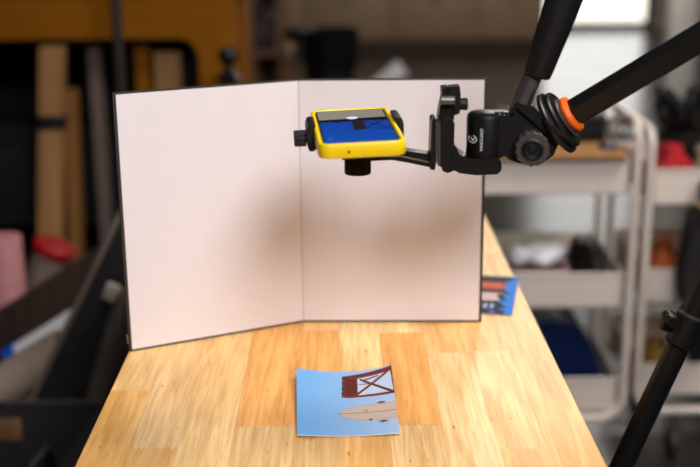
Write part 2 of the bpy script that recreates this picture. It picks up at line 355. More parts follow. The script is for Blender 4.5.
# ------------------------------------------------------------------ photo prints
CQ = [(78, 85), (510, 75), (560, 403), (80, 407)]          # TL TR BR BL of the picture, used to lay out the printed motif
def seg_d(p, a, c):
    ax, ay = c[0] - a[0], c[1] - a[1]; t = max(0, min(1, ((p[0] - a[0]) * ax + (p[1] - a[1]) * ay) / (ax * ax + ay * ay)))
    return math.hypot(p[0] - a[0] - t * ax, p[1] - a[1] - t * ay)
def inpoly(p, poly):
    r = False; n = len(poly)
    for i in range(n):
        (x1, y1), (x2, y2) = poly[i], poly[(i + 1) % n]
        if (y1 > p[1]) != (y2 > p[1]) and p[0] < (x2 - x1) * (p[1] - y1) / (y2 - y1) + x1: r = not r
    return r
def beach_print(u, v):
    v2 = v ** 1.06
    tl, tr, br, bl = CQ; k = 1 - v2
    L = (tl[0] + (bl[0] - tl[0]) * k, tl[1] + (bl[1] - tl[1]) * k); R = (tr[0] + (br[0] - tr[0]) * k, tr[1] + (br[1] - tr[1]) * k)
    p = (L[0] + (R[0] - L[0]) * u, L[1] + (R[1] - L[1]) * u)
    if v < .010: return (226, 224, 222)
    c = (112 + 62 * u, 172 + 26 * u, 226 + 4 * u)
    if inpoly(p, [(360, 118), (510, 95), (530, 215), (362, 215)]): c = (190, 206, 226)
    W, D = (120, 52, 40), (84, 34, 28)
    if inpoly(p, [(298, 112), (356, 120), (362, 222), (300, 222)]): c = D if int(p[1] / 9) % 2 else (98, 42, 33)
    if inpoly(p, [(286, 108), (299, 110), (300, 222), (286, 222)]): c = (96, 74, 56) if int(p[1] / 14) % 2 else (70, 44, 36)
    if inpoly(p, [(290, 108), (508, 78), (512, 102), (350, 124), (300, 118)]): c = W if seg_d(p, (300, 114), (512, 92)) > 3 else D
    if seg_d(p, (305, 219), (535, 214)) < 6: c = W
    if seg_d(p, (508, 80), (534, 216)) < 5: c = D
    if seg_d(p, (372, 130), (530, 214)) < 5.5: c = D
    if seg_d(p, (350, 214), (498, 100)) < 6: c = W
    if seg_d(p, (366, 156), (432, 154)) < 2.5: c = W
    if seg_d(p, (385, 134), (450, 118)) < 4: c = W
    yc = 303 - (p[0] - 275) * .012; t = (p[0] - 275) / 285
    if t > 0:
        hw = 38 * min(1, t * 2.6) ** .5
        if abs(p[1] - yc) < hw:
            c = (204, 180, 164) if abs(p[1] - yc) < hw - 3 else (186, 160, 146)
            if abs(p[1] - yc) < 1.8: c = (150, 122, 108)
            if abs(p[1] - yc + 10) < 5 and 388 < p[0] < 412 and int(p[0] / 5) % 2: c = (60, 150, 150)
    for fx, fy, fw in ((472, 257, 22), (484, 346, 24), (424, 336, 10)):
        if abs(p[0] - fx) < fw and abs(p[1] - fy) < 5 * (1 - abs(p[0] - fx) / fw) + 1: c = (112, 66, 62)
    return c
pr = thing('photo_print', (-.003, 1.075, T), 'curled photo print of a red timber tower and surfboard against blue sky', 'photo')
def psurf(u, v):
    nl_, nr_, fl, fr = V((-.0529, .997, 0)), V((.0467, .9994, 0)), V((-.0595, 1.146, 0)), V((.0436, 1.150, 0))
    p = nl_.lerp(nr_, u).lerp(fl.lerp(fr, u), v); s = (2 * u - 1) ** 2
    z = .0009 + s * (.0020 + .0036 * v) + .0042 * v * v + (.0012 if u > .5 else 0) * s * v
    return V((p.x, p.y, T + z)), None
ink_grid('print_sheet', beach_print, psurf, 210, 300, M['photo'], pr, .0003)

def crowd_print(u, v):
    if u > .985 or v < .012 or v > .988: return (70, 110, 170)
    j = .035 * math.sin(v * 37) + .025 * math.sin(v * 71 + 1) + .02 * math.sin(v * 15)
    c = (28, 120, 214)
    if u < .86 + j: c = (16, 16, 28)
    if v > .92 and u < .95: c = (30, 34, 60)
    if u < .84 + j and .60 < v < .82: c = (206, 92, 66) if v + .1 * u > .74 else (150, 60, 46)
    if u < .78 + j and .33 < v < .54: c = (214, 184, 178)
    if u < .76 + j * .6 and .14 < v < .26: c = (160, 170, 216) if int(u * 24) % 2 else (60, 66, 100)
    if .70 < u < .78 and v < .1: c = (70, 90, 150)
    return c
nA, nB = V((.202, 1.333, T)), V((.236, 1.4983, T)); ed = (nB - nA); ed = ed.normalized() * .152; sd = V((-ed.y, ed.x, 0)).normalized() * .102
def csurf(u, v): return nA + sd * (1 - u) + ed * v + V((0, 0, .0010 + .0012 * v)), None
pc = thing('photo_print', (.17, 1.43, T), 'blue photo print of dark figures lying behind the folding board', 'photo')
ink_grid('print_sheet', crowd_print, csurf, 110, 150, M['photo'], pc, .0003)

# ------------------------------------------------------------------ phone
PM = Matrix.Translation(V((.0057, 1.0541, T + .2946))) @ Matrix.Rotation(math.radians(4.45), 4, 'Z') @ Matrix.Rotation(math.radians(1.44), 4, 'X') @ Matrix.Rotation(math.radians(-1.66), 4, 'Y')
ph = thing('smartphone', PM @ V((0, 0, -.012)), 'smartphone in a yellow case lying face up in the black clamp', 'phone')
b = B(); rloft(b, PM, .0785, .1600, .011, [(.0030, -.0125), (.0010, -.0118), (0, -.0100), (0, -.0012), (.0008, .0008), (.0022, .0013), (.0038, .0010), (.0044, .0000), (.0046, -.0008)])
case = finish('case', b, M['yellow'], ph)
b = B(); q = PM @ V((-.0125, -.0800, -.0062)); lathe(b, q + PM.to_3x3() @ V((0, .0006, 0)), PM.to_3x3() @ V((0, -1, 0)), [(.0013, 0), (.0013, .0008), (.0004, .0008)], 14)
finish('microphone_hole', b, M['plastic'], case)
b = B(); rloft(b, PM, .0685, .1500, .007, [(0, -.0016), (0, -.0003), (.0004, .0002)]); glass = finish('screen_glass', b, M['plastic'], ph)
def screen_px(u, v):
    if u < .012 or u > .988 or v < .008 or v > .992: return (0, 0, 0)
    if v > .70 + .03 * u and not ((u - .50) / .085) ** 2 + ((v - .735) / .042) ** 2 < 1: return (142, 134, 120)  # slanted grey reflection band, painted into the emitted screen colour
    if v > .625:
        return (226, 232, 240) if ((u - .50) / .085) ** 2 + ((v - .735) / .042) ** 2 < 1 else (8, 8, 9)
    c = (6, 74 - 20 * v, 172 - 24 * v)
    p = (u, v)
    if inpoly(p, [(.46, .62), (.64, .625), (.645, .36), (.465, .34)]): c = (26, 22, 30) if int(u * 60) % 2 else (40, 26, 32)
    for a, e, wd in (((.64, .60), (.985, .36), .014), ((.64, .40), (.93, .62), .014), ((.62, .40), (.985, .355), .010)):
        if seg_d(p, a, e) < wd: c = (14, 20, 52)
    if v < .16 and abs(u - .10) < .03 and v > .08: c = (50, 96, 170)
    if ((u - .47) / .02) ** 2 + ((v - .585) / .02) ** 2 < 1 and False: c = (0, 0, 0)
    if ((u - .27) / .035) ** 2 + ((v - .615) / .018) ** 2 < 1: c = (10, 20, 60)
    if abs(u - .5) < .025 and v < .03: c = (150, 140, 130)
    return c
PMr = PM
def ssurf(u, v): return PMr @ V(((u - .5) * .0665, (v - .5) * .1455, .00045)), None
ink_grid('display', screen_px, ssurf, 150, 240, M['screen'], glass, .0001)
b = B(); box(b, PM @ V((.0392, .058, -.005)), (.0012, .020, .0035), PM.to_3x3(), .0005); finish('side_button', b, M['yellow'], case)

# ------------------------------------------------------------------ clamp that holds the phone
R3 = PM.to_3x3()
cl = thing('phone_clamp', PM @ V((0, -.005, -.04)), 'black phone clamp with side jaws, ribbed knobs and a short arm', 'clamp')
def jaw(s, name):
    b = B(); pts = []
    prof = [(.0394, -.020), (.0445, -.020), (.0462, -.015), (.0462, .000), (.0448, .0040), (.0420, .0052), (.0380, .0048), (.0380, .0024), (.0394, .0016)]
    if s < 0: prof = [(x, z) for x, z in prof]
    prism(b, [PM @ V((s * x, -.012 if s < 0 else .000, z)) for x, z in prof], R3 @ V((0, .040, 0)), .0012)
    finish('jaw', b, M['rubber'], cl)
jaw(-1, 'l'); jaw(1, 'r')
b = B(); box(b, PM @ V((0, .008, -.0175)), (.088, .026, .006), R3, .0015); finish('crossbar', b, M['plastic'], cl)
kl = PM @ V((-.0452, .002, -.010)); ax = R3 @ V((-1, 0, 0))
b = B(); tube(b, kl - ax * .004, kl + ax * .004, .0045); finish('spindle', b, M['black'], cl)
b = B(); knob(b, kl + ax * .0015, ax, .0078, .0115, 12); finish('side_knob', b, M['rubber'], cl)
KY = 1.062
b = B(); q = P(357.5, 156.5, KY); tube(b, q + V((0, 0, .004)), P(358, 168, KY), .005); 
finish('lower_spindle', b, M['black'], cl)
b = B(); q = P(357.8, 173.5, KY); knob(b, q, (0, 0, 1), .0128, .0150, 22, .07); finish('lower_knob', b, M['rubber'], cl)
b = B()
pt = [P(344, 152.5, KY), P(372, 154, KY), P(398, 151, KY), P(418, 156, KY), P(437, 160.5, KY)]
prism(b, [P(342, 155.5, KY), P(342, 160, KY), P(372, 161, KY), P(392, 160, KY), P(412, 163.5, KY), P(431, 167.5, KY), P(434, 165, KY), P(434, 156, KY), P(430, 154.5, KY), P(402, 150.5, KY), P(380, 152, KY)], (0, .018, 0), .0012)
arm = finish('arm', b, M['black'], cl)
b = B(); sweep(b, [P(385, 156.5, KY - .0002), P(400, 156.2, KY - .0002), P(416, 159.5, KY - .0002), P(430, 162.5, KY - .0002)], .0009, 6); finish('arm_rib', b, M['satin'], arm)
b = B(); outline(b, [(430.5, 119), (432, 117), (435, 117), (435, 160), (433.5, 167), (429, 166), (429.5, 150)], KY + .008, .030, .0012); finish('end_plate', b, M['black'], cl)

# ------------------------------------------------------------------ pan-tilt head
YH = 1.075
cA, cB = P(567.5, 116.5, YH), P(735, 17, YH - .05)
ca = (cB - cA).normalized()
def alongc(t): return cA + ca * t
AP = alongc(.42) - V((0, 0, .03))
hd = tr = thing('tripod', (AP.x, AP.y, 0), 'black tripod with pan-tilt head, grip handle and orange ring, reaching over the table', 'tripod')
b = B(); outline(b, [(440, 119), (442, 116), (450, 116), (453, 120), (452, 148), (454, 160), (452, 167), (446, 169), (441, 167), (440, 160)], YH, .036, .0018); finish('mount_plate', b, M['black'], hd)
b = B(); outline(b, [(436.5, 122), (440, 120), (440, 164), (436.5, 162)], YH, .030, .0006); finish('quick_plate', b, M['satin'], hd)
b = B(); outline(b, [(437, 118), (439, 106), (441, 97), (441, 87), (447, 86), (449, 92), (454, 97), (453, 118)], YH + .004, .022, .0014)
clampb = finish('clamp_block', b, M['black'], hd)
b = B(); tube(b, P(440, 100.5, YH - .012), P(455, 100.5, YH - .012), .0045); finish('clamp_rod', b, M['satin'], clampb)
b = B(); outline(b, [(448, 86), (459, 85), (460, 93), (459, 112), (454, 114), (453, 98), (448, 96)], YH - .002, .016, .0012); finish('lever', b, M['plastic'], clampb)
b = B(); tube(b, P(458, 104, YH - .002), P(467.5, 104, YH - .002), .0056, .0060, 20); finish('lever_knob', b, M['rubber'], clampb)
b = B(); outline(b, [(450, 142), (454, 142), (458, 151), (466, 155), (496, 154), (499, 158), (499, 166), (495, 170), (474, 171), (458, 169), (452, 166)], YH, .038, .0025); finish('bracket', b, M['black'], hd)
# pan body : upright drum
bc = P(485.5, 155.5, YH); bt = P(485, 112, YH); rb = 19.5 * (bc - CAM).dot(FW) / FPX
b = B(); lathe(b, bc, (0, 0, 1), [(rb * .93, 0), (rb, .0015), (rb, (bt - bc).z - .005), (rb * .95, (bt - bc).z - .0018), (rb * .82, (bt - bc).z), (0, (bt - bc).z + .0004)], 44); drum = finish('pan_body', b, M['black'], hd)
b = B(); outline(b, [(488, 113), (500, 112), (512, 114), (514, 128), (508, 148), (503, 153), (490, 153)], YH + .001, .033, .003); finish('neck', b, M['black'], hd)
b = B(); c = P(499, 114, YH - .010); tube(b, c - V((0, 0, .003)), c + V((0, 0, .0025)), .0055, .0045, 16); tube(b, P(507, 116, YH - .008), P(508, 112, YH - .008), .0035, .003, 14); finish('lock_screw', b, M['black'], hd)
# tilt body
b = B(); outline(b, [(500, 151), (507, 130), (514, 104), (522, 103), (533, 107), (548, 128), (556, 140), (551, 152), (540, 160), (524, 162), (508, 157)], YH, .030, .003); finish('tilt_body', b, M['black'], hd)
b = B(); outline(b, [(514, 105), (518, 102.5), (534, 106), (556, 133), (550, 137)], YH - .0165, .006, .001); finish('side_cheek', b, M['black'], hd)
kc = P(531.5, 147, YH - .015)
b = B(); knob(b, kc, V((-.10, -1, .05)), .0168, .016, 14, .06); tk = finish('tilt_knob', b, M['satin'], hd)
b = B(); a_ = V((-.10, -1, .05)).normalized(); lathe(b, kc + a_ * .0155, a_, [(.0105, 0), (.0105, .0018), (.0085, .0024), (.0070, .0010), (.0045, .0008), (.0030, .0022), (0, .0022)], 28); finish('knob_cap', b, M['plastic'], tk)
# handle
hb, ht = P(517, 113, YH), P(537, 66, YH)
b = B(); d = (ht - hb).normalized(); sx = d.cross(V((0, 1, 0))).normalized(); 
def hexbar(bm, a, c, r0, r1, ry=None, n=8, rot=22.5):
    d = (c - a).normalized(); s = d.cross(V((0, 1, 0))).normalized(); f = s.cross(d)
    ra = [[bm.verts.new(p + s * r * math.cos(math.radians(rot + i * 360 / n)) + f * r * math.sin(math.radians(rot + i * 360 / n))) for i in range(n)] for p, r in ((a, r0), (c, r1))]
    for i in range(n): bm.faces.new((ra[0][i], ra[0][(i + 1) % n], ra[1][(i + 1) % n], ra[1][i]))
    bm.faces.new(ra[0]); bm.faces.new(ra[1]); bev(bm, ra[0] + ra[1], .0012)
hexbar(b, hb, ht, .0093, .0086); finish('handle_stem', b, M['satin'], hd)
g0, g1 = P(537, 75.5, YH - .001), P(577, -38, YH - .012)
b = B(); L = (g1 - g0).length; s = (g0 - CAM).dot(FW) / FPX
lathe(b, g0, g1 - g0, [(.0070, .001), (.0112, -.0005), (.0128, .001), (.0134, .006), (.0146, L * .25), (.0166, L * .55), (.0174, L * .80), (.0172, L * .93), (.0150, L * .985), (.006, L)], 40, lambda i: 1 - .022 * (i % 10 == 0))
finish('grip', b, M['rubber'], hd)
# turret toward the column
b = B(); tube(b, alongc(-.048), alongc(-.014), .0150, .0165, 32); finish('turret', b, M['black'], hd)
for t0, t1, r in ((-.0150, -.0095, .0325), (-.0075, -.0030, .0295)):
    b = B(); lathe(b, alongc(t0), ca, [(r * .7, 0), (r * .95, 0), (r, .0012), (r, t1 - t0 - .0012), (r * .95, t1 - t0), (r * .6, t1 - t0)], 48); finish('base_disc', b, M['black'], hd)
b = B(); tube(b, alongc(-.0105), alongc(-.0065), .027, seg=40); tube(b, alongc(-.0040), alongc(.002), .0205, .0185, 40); finish('collar', b, M['satin'], hd)
# lettering and emblem on the drum
def lettering(text, size, org, xd, yd, m, parent, name, wrap=None):
    cu = bpy.data.curves.new('t', 'FONT'); cu.body = text; cu.size = size; cu.align_x = 'CENTER'; cu.align_y = 'CENTER'; cu.extrude = .0001; cu.resolution_u = 3
    to = bpy.data.objects.new('t', cu); COL.objects.link(to); dg = bpy.context.evaluated_depsgraph_get(); me = bpy.data.meshes.new_from_object(to.evaluated_get(dg))
    bpy.data.objects.remove(to); bm = B(); bm.from_mesh(me); bpy.data.meshes.remove(me); zd = V(xd).cross(V(yd))
    for v in bm.verts:
        q = V(org) + V(xd) * v.co.x + V(yd) * v.co.y + zd * v.co.z
        if wrap: q = wrap(q)
        v.co = q
    return finish(name, bm, m, parent)
def onto_drum(q):
    dx = q.x - bc.x; dx = max(-rb * .98, min(rb * .98, dx)); return V((q.x, bc.y - math.sqrt((rb + .0003) ** 2 - dx * dx) + (q.y - bc.y), q.z))
tl_ = P(479.5, 136.5, YH); 
lettering('VANGUARD', .0040, V((tl_.x, bc.y, tl_.z)), V((0, 0, 1)), V((-1, 0, 0)), M['white_ink'], drum, 'lettering', onto_drum)
em = P(471.2, 136.5, YH); b = B()
n = 22
for k in range(n):
    if 3 <= k <= 5: continue
    a0, a1 = 2 * math.pi * k / n + .6, 2 * math.pi * (k + 1) / n + .6
    vs = [onto_drum(V((em.x + r * math.cos(a), bc.y, em.z + r * math.sin(a)))) for r, a in ((.0030, a0), (.0038, a0), (.0038, a1), (.0030, a1))]
    prism(b, vs, (0, .0002, 0))
for (xa, za, xb, zb) in ((-.0014, .0016, .0002, -.0016), (.0002, -.0016, .0020, .0020)):
    prism(b, [onto_drum(V((em.x + xa - .0004, bc.y, em.z + za))), onto_drum(V((em.x + xa + .0005, bc.y, em.z + za))), onto_drum(V((em.x + xb + .0005, bc.y, em.z + zb))), onto_drum(V((em.x + xb - .0004, bc.y, em.z + zb)))], (0, .0002, 0))
finish('emblem', b, M['white_ink'], drum)

# ------------------------------------------------------------------ tripod
b = B(); hexbar(b, alongc(.0005), alongc(.62), .0136, .0136, n=6, rot=0); finish('centre_column', b, M['black'], tr)
b = B(); pts = []
lathe(b, alongc(.0012), ca, [(.0140, 0), (.0176, .0006), (.0186, .0032), (.0176, .0060), (.0140, .0066)], 48); finish('column_ring', b, M['orange'], tr)
b = B(); lathe(b, AP - V((0, 0, .045)), (0, 0, 1), [(.024, 0), (.034, .01), (.036, .045), (.030, .06), (.024, .085)], 32); finish('spider', b, M['plastic'], tr)
def tleg(top, foot, split):
    d = (foot - top); L = d.length; d.normalize(); sp = top + d * split
    b = B(); tube(b, top, sp, .0150); lg = finish('leg', b, M['black'], tr)
    b = B(); tube(b, sp + d * .001, foot - d * .03, .0122); finish('leg_section', b, M['black'], lg)
    b = B(); tube(b, sp - d * .026, sp + d * .010, .0164); finish('leg_lock', b, M['plastic'], lg)
    b = B(); tube(b, sp - d * .0275, sp - d * .0262, .0165, seg=30); finish('lock_ring', b, M['satin'], lg)
    side = d.cross(V((0, 1, 0))).normalized(); side = side if side.x < 0 else -side
    b = B(); box(b, sp - d * .010 + side * .020, (.010, .016, .020), d.to_track_quat('Z', 'Y').to_matrix(), .003); tube(b, sp - d * .014 + side * .02 - V((0, .012, 0)), sp - d * .014 + side * .02 + V((0, .012, 0)), .007)
    finish('lock_lever', b, M['plastic'], lg)
    b = B(); tube(b, foot - d * .032, foot, .014, .011); finish('rubber_foot', b, M['rubber'], lg)
lu, ll = P(702, 296, 1.12), P(628, 452, 1.12); ld = (ll - lu).normalized()
def atz(z): return lu + ld * ((z - lu.z) / ld.z)
lock = P(683, 337, 1.12); top = atz(AP.z - .02)
tleg(top, atz(.012), (lock - top).length)
tleg(AP + V((.03, .02, -.02)), V((AP.x + .38, AP.y + .33, .012)), .52)
tleg(AP + V((.03, -.03, -.02)), V((AP.x + .34, AP.y - .42, .012)), .52)

# ------------------------------------------------------------------ trolleys
def trolley(x0, x1, y0, y1, trays, ztop, label):
    c = thing('rolling_cart', ((x0 + x1) / 2, (y0 + y1) / 2, 0), label, 'cart', 'white three-tier carts')
    r = .0085; R = .055; zb = .115
    for y in (y0, y1):
        b = B()
        pts = [V((x0, y, ztop - .04))] + arc((x0 + R, y, zb + R), R, 180, 270, (1, 0, 0), (0, 0, 1)) + arc((x1 - R, y, zb + R), R, 270, 360, (1, 0, 0), (0, 0, 1)) + [V((x1, y, ztop - .04))]
        sweep(b, pts, r, 12); finish('tube_frame', b, M['cart'], c)
    for x in (x0, x1):
        b = B(); sweep(b, [V((x, y0, ztop - .045))] + arc((x, y0 + .04, ztop - .04), .04, 180, 90, (0, 1, 0), (0, 0, 1)) + arc((x, y1 - .04, ztop - .04), .04, 90, 0, (0, 1, 0), (0, 0, 1)) + [V((x, y1, ztop - .045))], r, 12)
        finish('handle', b, M['cart'], c)
    for zt, zbm in trays:
        b = B(); a0, a1, c0, c1, t = x0 + .012, x1 - .012, y0 + .010, y1 - .010, .002
        boxr(b, a0, a1, c0, c1, zbm, zbm + t); boxr(b, a0, a1, c0, c0 + t, zbm, zt); boxr(b, a0, a1, c1 - t, c1, zbm, zt); boxr(b, a0, a0 + t, c0, c1, zbm, zt); boxr(b, a1 - t, a1, c0, c1, zbm, zt)
        ty = finish('tray', b, M['cart'], c)
        b = B(); sweep(b, [V((a0, c0, zt)), V((a1, c0, zt)), V((a1, c1, zt)), V((a0, c1, zt))], .0035, 8, True); finish('rim', b, M['cart'], ty)
    for x in (x0 + .09, x1 - .09):
        for y in (y0, y1):
            b = B(); tube(b, (x, y, .085), (x, y, zb), .007); box(b, (x, y, .075), (.034, .030, .022), b=.004); ca_ = finish('caster', b, M['satin'], c)
            b = B(); tube(b, (x - .011, y, .034), (x + .011, y, .034), .034, b=.005); finish('wheel', b, M['caster'], ca_)
    return c
CY = 2.38
cxr = P(632.5, 240, CY).x
trolley(cxr - .46, cxr, CY, CY + .35, [(.72, .643), (.459, .381), (.208, .129)], .80, 'white three-tier cart with wooden board and black case on top')
c2 = P(643.5, 240, CY + .04).x + .006
trolley(c2, c2 + .46, CY + .04, CY + .39, [(.685, .607), (.455, .378), (.225, .15)], .775, 'white three-tier cart with a red cloth on top, behind the tripod leg')
# load of the first cart
x1 = cxr
b = B(); boxr(b, x1 - .44, x1 - .022, CY - .012, CY + .34, .7236, .7366, .002)
finish('wooden_board', b, M['pine'], None, 'brown wooden board lying across the top tray of the cart', 'board')
bx = thing('camera_case', (P(550, 140, CY + .17).x, CY + .17, .7366), 'black camera case standing on the wooden board on the cart', 'case')
xa, xb = P(499, 140, CY + .17).x, P(600, 140, CY + .17).x
b = B(); boxr(b, xa, xb, CY + .11, CY + .24, .7368, .774, .006); finish('body', b, M['plastic'], bx)
b = B(); boxr(b, xa - .003, xb + .003, CY + .107, CY + .243, .775, .797, .007); finish('lid', b, M['rubber'], bx)
b = B(); sweep(b, [(xa + .05, CY + .106, .786)] + arc(((xa + xb) / 2, CY + .100, .778), .03, 200, 340, (1, 0, 0), (0, 0, 1)) + [(xb - .05, CY + .106, .786)], .004, 8); finish('handle', b, M['rubber'], bx)
b = B(); boxr(b, (xa + xb) / 2 - .02, (xa + xb) / 2 + .02, CY + .104, CY + .1095, .766, .784, .001); finish('latch', b, M['orangebag'], bx)
for k, (px, rr, lab) in enumerate(((614, .027, 'grey tape roll standing on the cart beside the black case'), (630, .024, 'smaller grey tape roll standing at the cart corner by the handle'))):
    q = P(px, 150, CY + .12); tr_ = thing('tape_roll', (q.x, CY + .14, .7368), lab, 'tape', 'tape rolls on the cart'); z = (.7368 if k == 0 else .7236) + rr + .0008
    zz = z if k == 0 else .645 + .0
    if k == 1: z = .7366 + rr
    d = V((.25, 1, 0)).normalized() * .024; cc = V((q.x - (.008 if k else -.006), CY + .12, z))
    b = B(); hollow(b, cc, cc + d, rr, rr * .66); finish('tape', b, M['tape'], tr_)
    b = B(); hollow(b, cc - d * .01, cc + d * 1.01, rr * .658, rr * .6); finish('core', b, M['clip'], tr_)
b = B(); boxr(b, x1 - .075, x1 - .040, CY + .02, CY + .05, .7368, .7480, .003); finish('blue_eraser', b, M['navy'], None, 'small blue block in front of the tape rolls on the cart', 'block')
def book(name, x0, x1_, y0, y1_, z0, th, mcov, label, cat='book'):
    t_ = thing(name, ((x0 + x1_) / 2, (y0 + y1_) / 2, z0), label, cat)
    b = B(); boxr(b, x0, x1_, y0, y1_, z0, z0 + .002, .0005); finish('cover', b, mcov, t_)
    b = B(); boxr(b, x0 + .003, x1_ - .003, y0 + .003, y1_, z0 + .0021, z0 + th - .0021); finish('pages', b, M['paper'], t_)
    b = B(); boxr(b, x0, x1_, y0, y1_, z0 + th - .002, z0 + th, .0005); finish('cover', b, mcov, t_)
    b = B(); boxr(b, x0, x1_, y1_, y1_ + .002, z0, z0 + th); finish('spine', b, mcov, t_)
zt = .3832
book('maroon_box_book', x1 - .33, x1 - .125, CY + .03, CY + .13, zt, .082, M['maroon'], 'maroon book in the middle tray of the cart')
book('olive_book', x1 - .36, x1 - .14, CY + .14, CY + .31, zt, .090, M['olive'], 'olive green book in the middle tray behind the maroon book')
def pouch(name, c, s, seed, m, label, cat, tie=None):
    t_ = thing(name, c, label, cat); z0 = c[2]
    b = B(); lump(b, (c[0], c[1], z0 + s[2] * .62), s, seed, .16); bo = finish('body', b, m, t_, angle=80)
    b = B(); sweep(b, [V((c[0] + math.cos(a) * s[0] * .42, c[1] + math.sin(a) * s[1] * .42, z0 + s[2] * 1.45 + .004 * math.sin(3 * a))) for a in [i * math.pi / 8 for i in range(16)]], .004, 6, True); finish('drawstring', b, tie or M['rubber'], t_)
    return t_
b = B(); lump(b, (x1 - .175, CY + .085, zt + .082 + .0165), (.046, .04, .027), 3, .2); lump(b, (x1 - .234, CY + .085, zt + .082 + .0145), (.024, .03, .025), 5, .15)
finish('plastic_bag', b, M['glossywhite'], None, 'shiny white crumpled plastic bag on the maroon book', 'bag', angle=80)
pouch('black_pouch', (x1 - .072, CY + .15, zt), (.042, .10, .075), 8, M['rubber'], 'black pouch in the middle tray beside the white bag', 'pouch')
zl = .1312
t_ = thing('blue_bag', (x1 - .20, CY + .15, zl), 'dark blue plastic bag with white sticker in the bottom tray', 'bag')
b = B(); a0, a1 = P(512, 380, CY + .08).x, P(603, 380, CY + .08).x
prf = [(a0 - .05, zl), (a1 + .004, zl), (a1 - .006, zl + .05), (a1 - .040, zl + .150), (a1 - .070, zl + .192), (a1 - .13, zl + .204), (a0 - .04, zl + .18)]
prism(b, [V((x, CY + .05, z)) for x, z in prf], (0, .20, 0), .018, 4); finish('body', b, M['navy'], t_, angle=70)
b = B(); box(b, (a1 - .055, CY + .075, zl + .180), (.042, .05, .002), Matrix.Rotation(math.radians(50), 3, 'Y'), .0006); finish('sticker', b, M['glossywhite'], t_)
# load of the second cart
zq = .6092
b = B(); lump(b, (c2 + .072, CY + .15, zq + .046), (.042, .06, .070), 11, .3); finish('red_cloth', b, M['redcloth'], None, 'crumpled red cloth in the top tray of the second cart', 'cloth', angle=80)
b = B(); lump(b, (c2 + .170, CY + .15, zq + .045), (.040, .06, .070), 13, .25); finish('sand_cloth', b, M['sand'], None, 'sand coloured cloth beside the red cloth in the top tray', 'cloth', angle=80)
bk = thing('brush_holder', (P(685, 140, CY + .30).x, CY + .30, zq), 'black holder full of black brushes behind the red cloth', 'brush holder')
hx = P(683, 140, CY + .29).x
b = B(); hollow(b, V((hx, CY + .29, zq)), V((hx, CY + .29, zq + .12)), .06, .056); lathe(b, V((hx, CY + .29, zq)), (0, 0, 1), [(.056, 0), (.056, .003)], 28); finish('cup', b, M['plastic'], bk)
for k in range(15):
    a = k * 2.4; rr = .044 * math.sqrt((k + .4) / 15); h_ = random.uniform(.165, .225); p0 = V((hx + rr * .5 * math.cos(a), CY + .29 + rr * .5 * math.sin(a), zq + .005)); p1 = V((hx + rr * 1.5 * math.cos(a), CY + .29 + rr * 1.5 * math.sin(a), zq + h_ - .05))
    d = (p1 - p0).normalized(); b = B(); tube(b, p0, p1, .004, .005, 8); lathe(b, p1, d, [(.006, 0), (.015, .02), (.014, .045), (.004, .06)], 10); finish('brush', b, M['plastic'], bk)
pouch('orange_pouch', (c2 + .072, CY + .17, .3806), (.044, .07, .070), 21, M['orangebag'], 'orange nylon pouch in the middle tray of the second cart', 'pouch')
pouch('black_sack', (c2 + .205, CY + .18, .3806), (.062, .08, .066), 22, M['blackcloth'], 'black fabric sack beside the orange pouch in the middle tray', 'pouch')
pouch('mustard_pouch', (c2 + .076, CY + .16, .1526), (.046, .07, .062), 23, M['mustard'], 'mustard yellow pouch in the bottom tray of the second cart', 'pouch')
pouch('dark_sack', (c2 + .235, CY + .20, .1526), (.07, .09, .07), 24, M['blackcloth'], 'black sack in the bottom tray behind the tripod leg', 'pouch')
# bag hanging at the front of the second cart
hg = P(698, 245, CY - .01); hb_ = thing('shoulder_bag', (hg.x, CY + .0, hg.z - .12), 'black shoulder bag with red tag hanging on the front of the second cart', 'bag')
b = B(); prism(b, [V((hg.x + x, CY - .045, hg.z + z)) for x, z in ((-.022, .07), (-.026, .03), (-.036, -.05), (-.030, -.125), (.09, -.13), (.10, -.04), (.09, .08), (.03, .09))], (0, .07, 0), .014, 3); finish('body', b, M['blackcloth'], hb_, angle=70)
b = B(); sweep(b, [V((hg.x - .012, CY - .02, hg.z + .06)), V((hg.x - .004, CY - .02, hg.z + .14)), V((hg.x + .03, CY + .02, .697)), V((hg.x + .07, CY - .02, hg.z + .14)), V((hg.x + .08, CY - .02, hg.z + .07))], .007, 8); finish('strap', b, M['blackcloth'], hb_)
b = B(); boxr(b, hg.x - .008, hg.x + .02, CY - .050, CY - .046, hg.z - .096, hg.z - .066, .001); finish('red_tag', b, M['red'], hb_)
b = B(); tube(b, V((hg.x - .026, CY - .052, hg.z + .105)), V((hg.x + .01, CY - .052, hg.z + .088)), .007); finish('toggle', b, M['tan'], hb_)

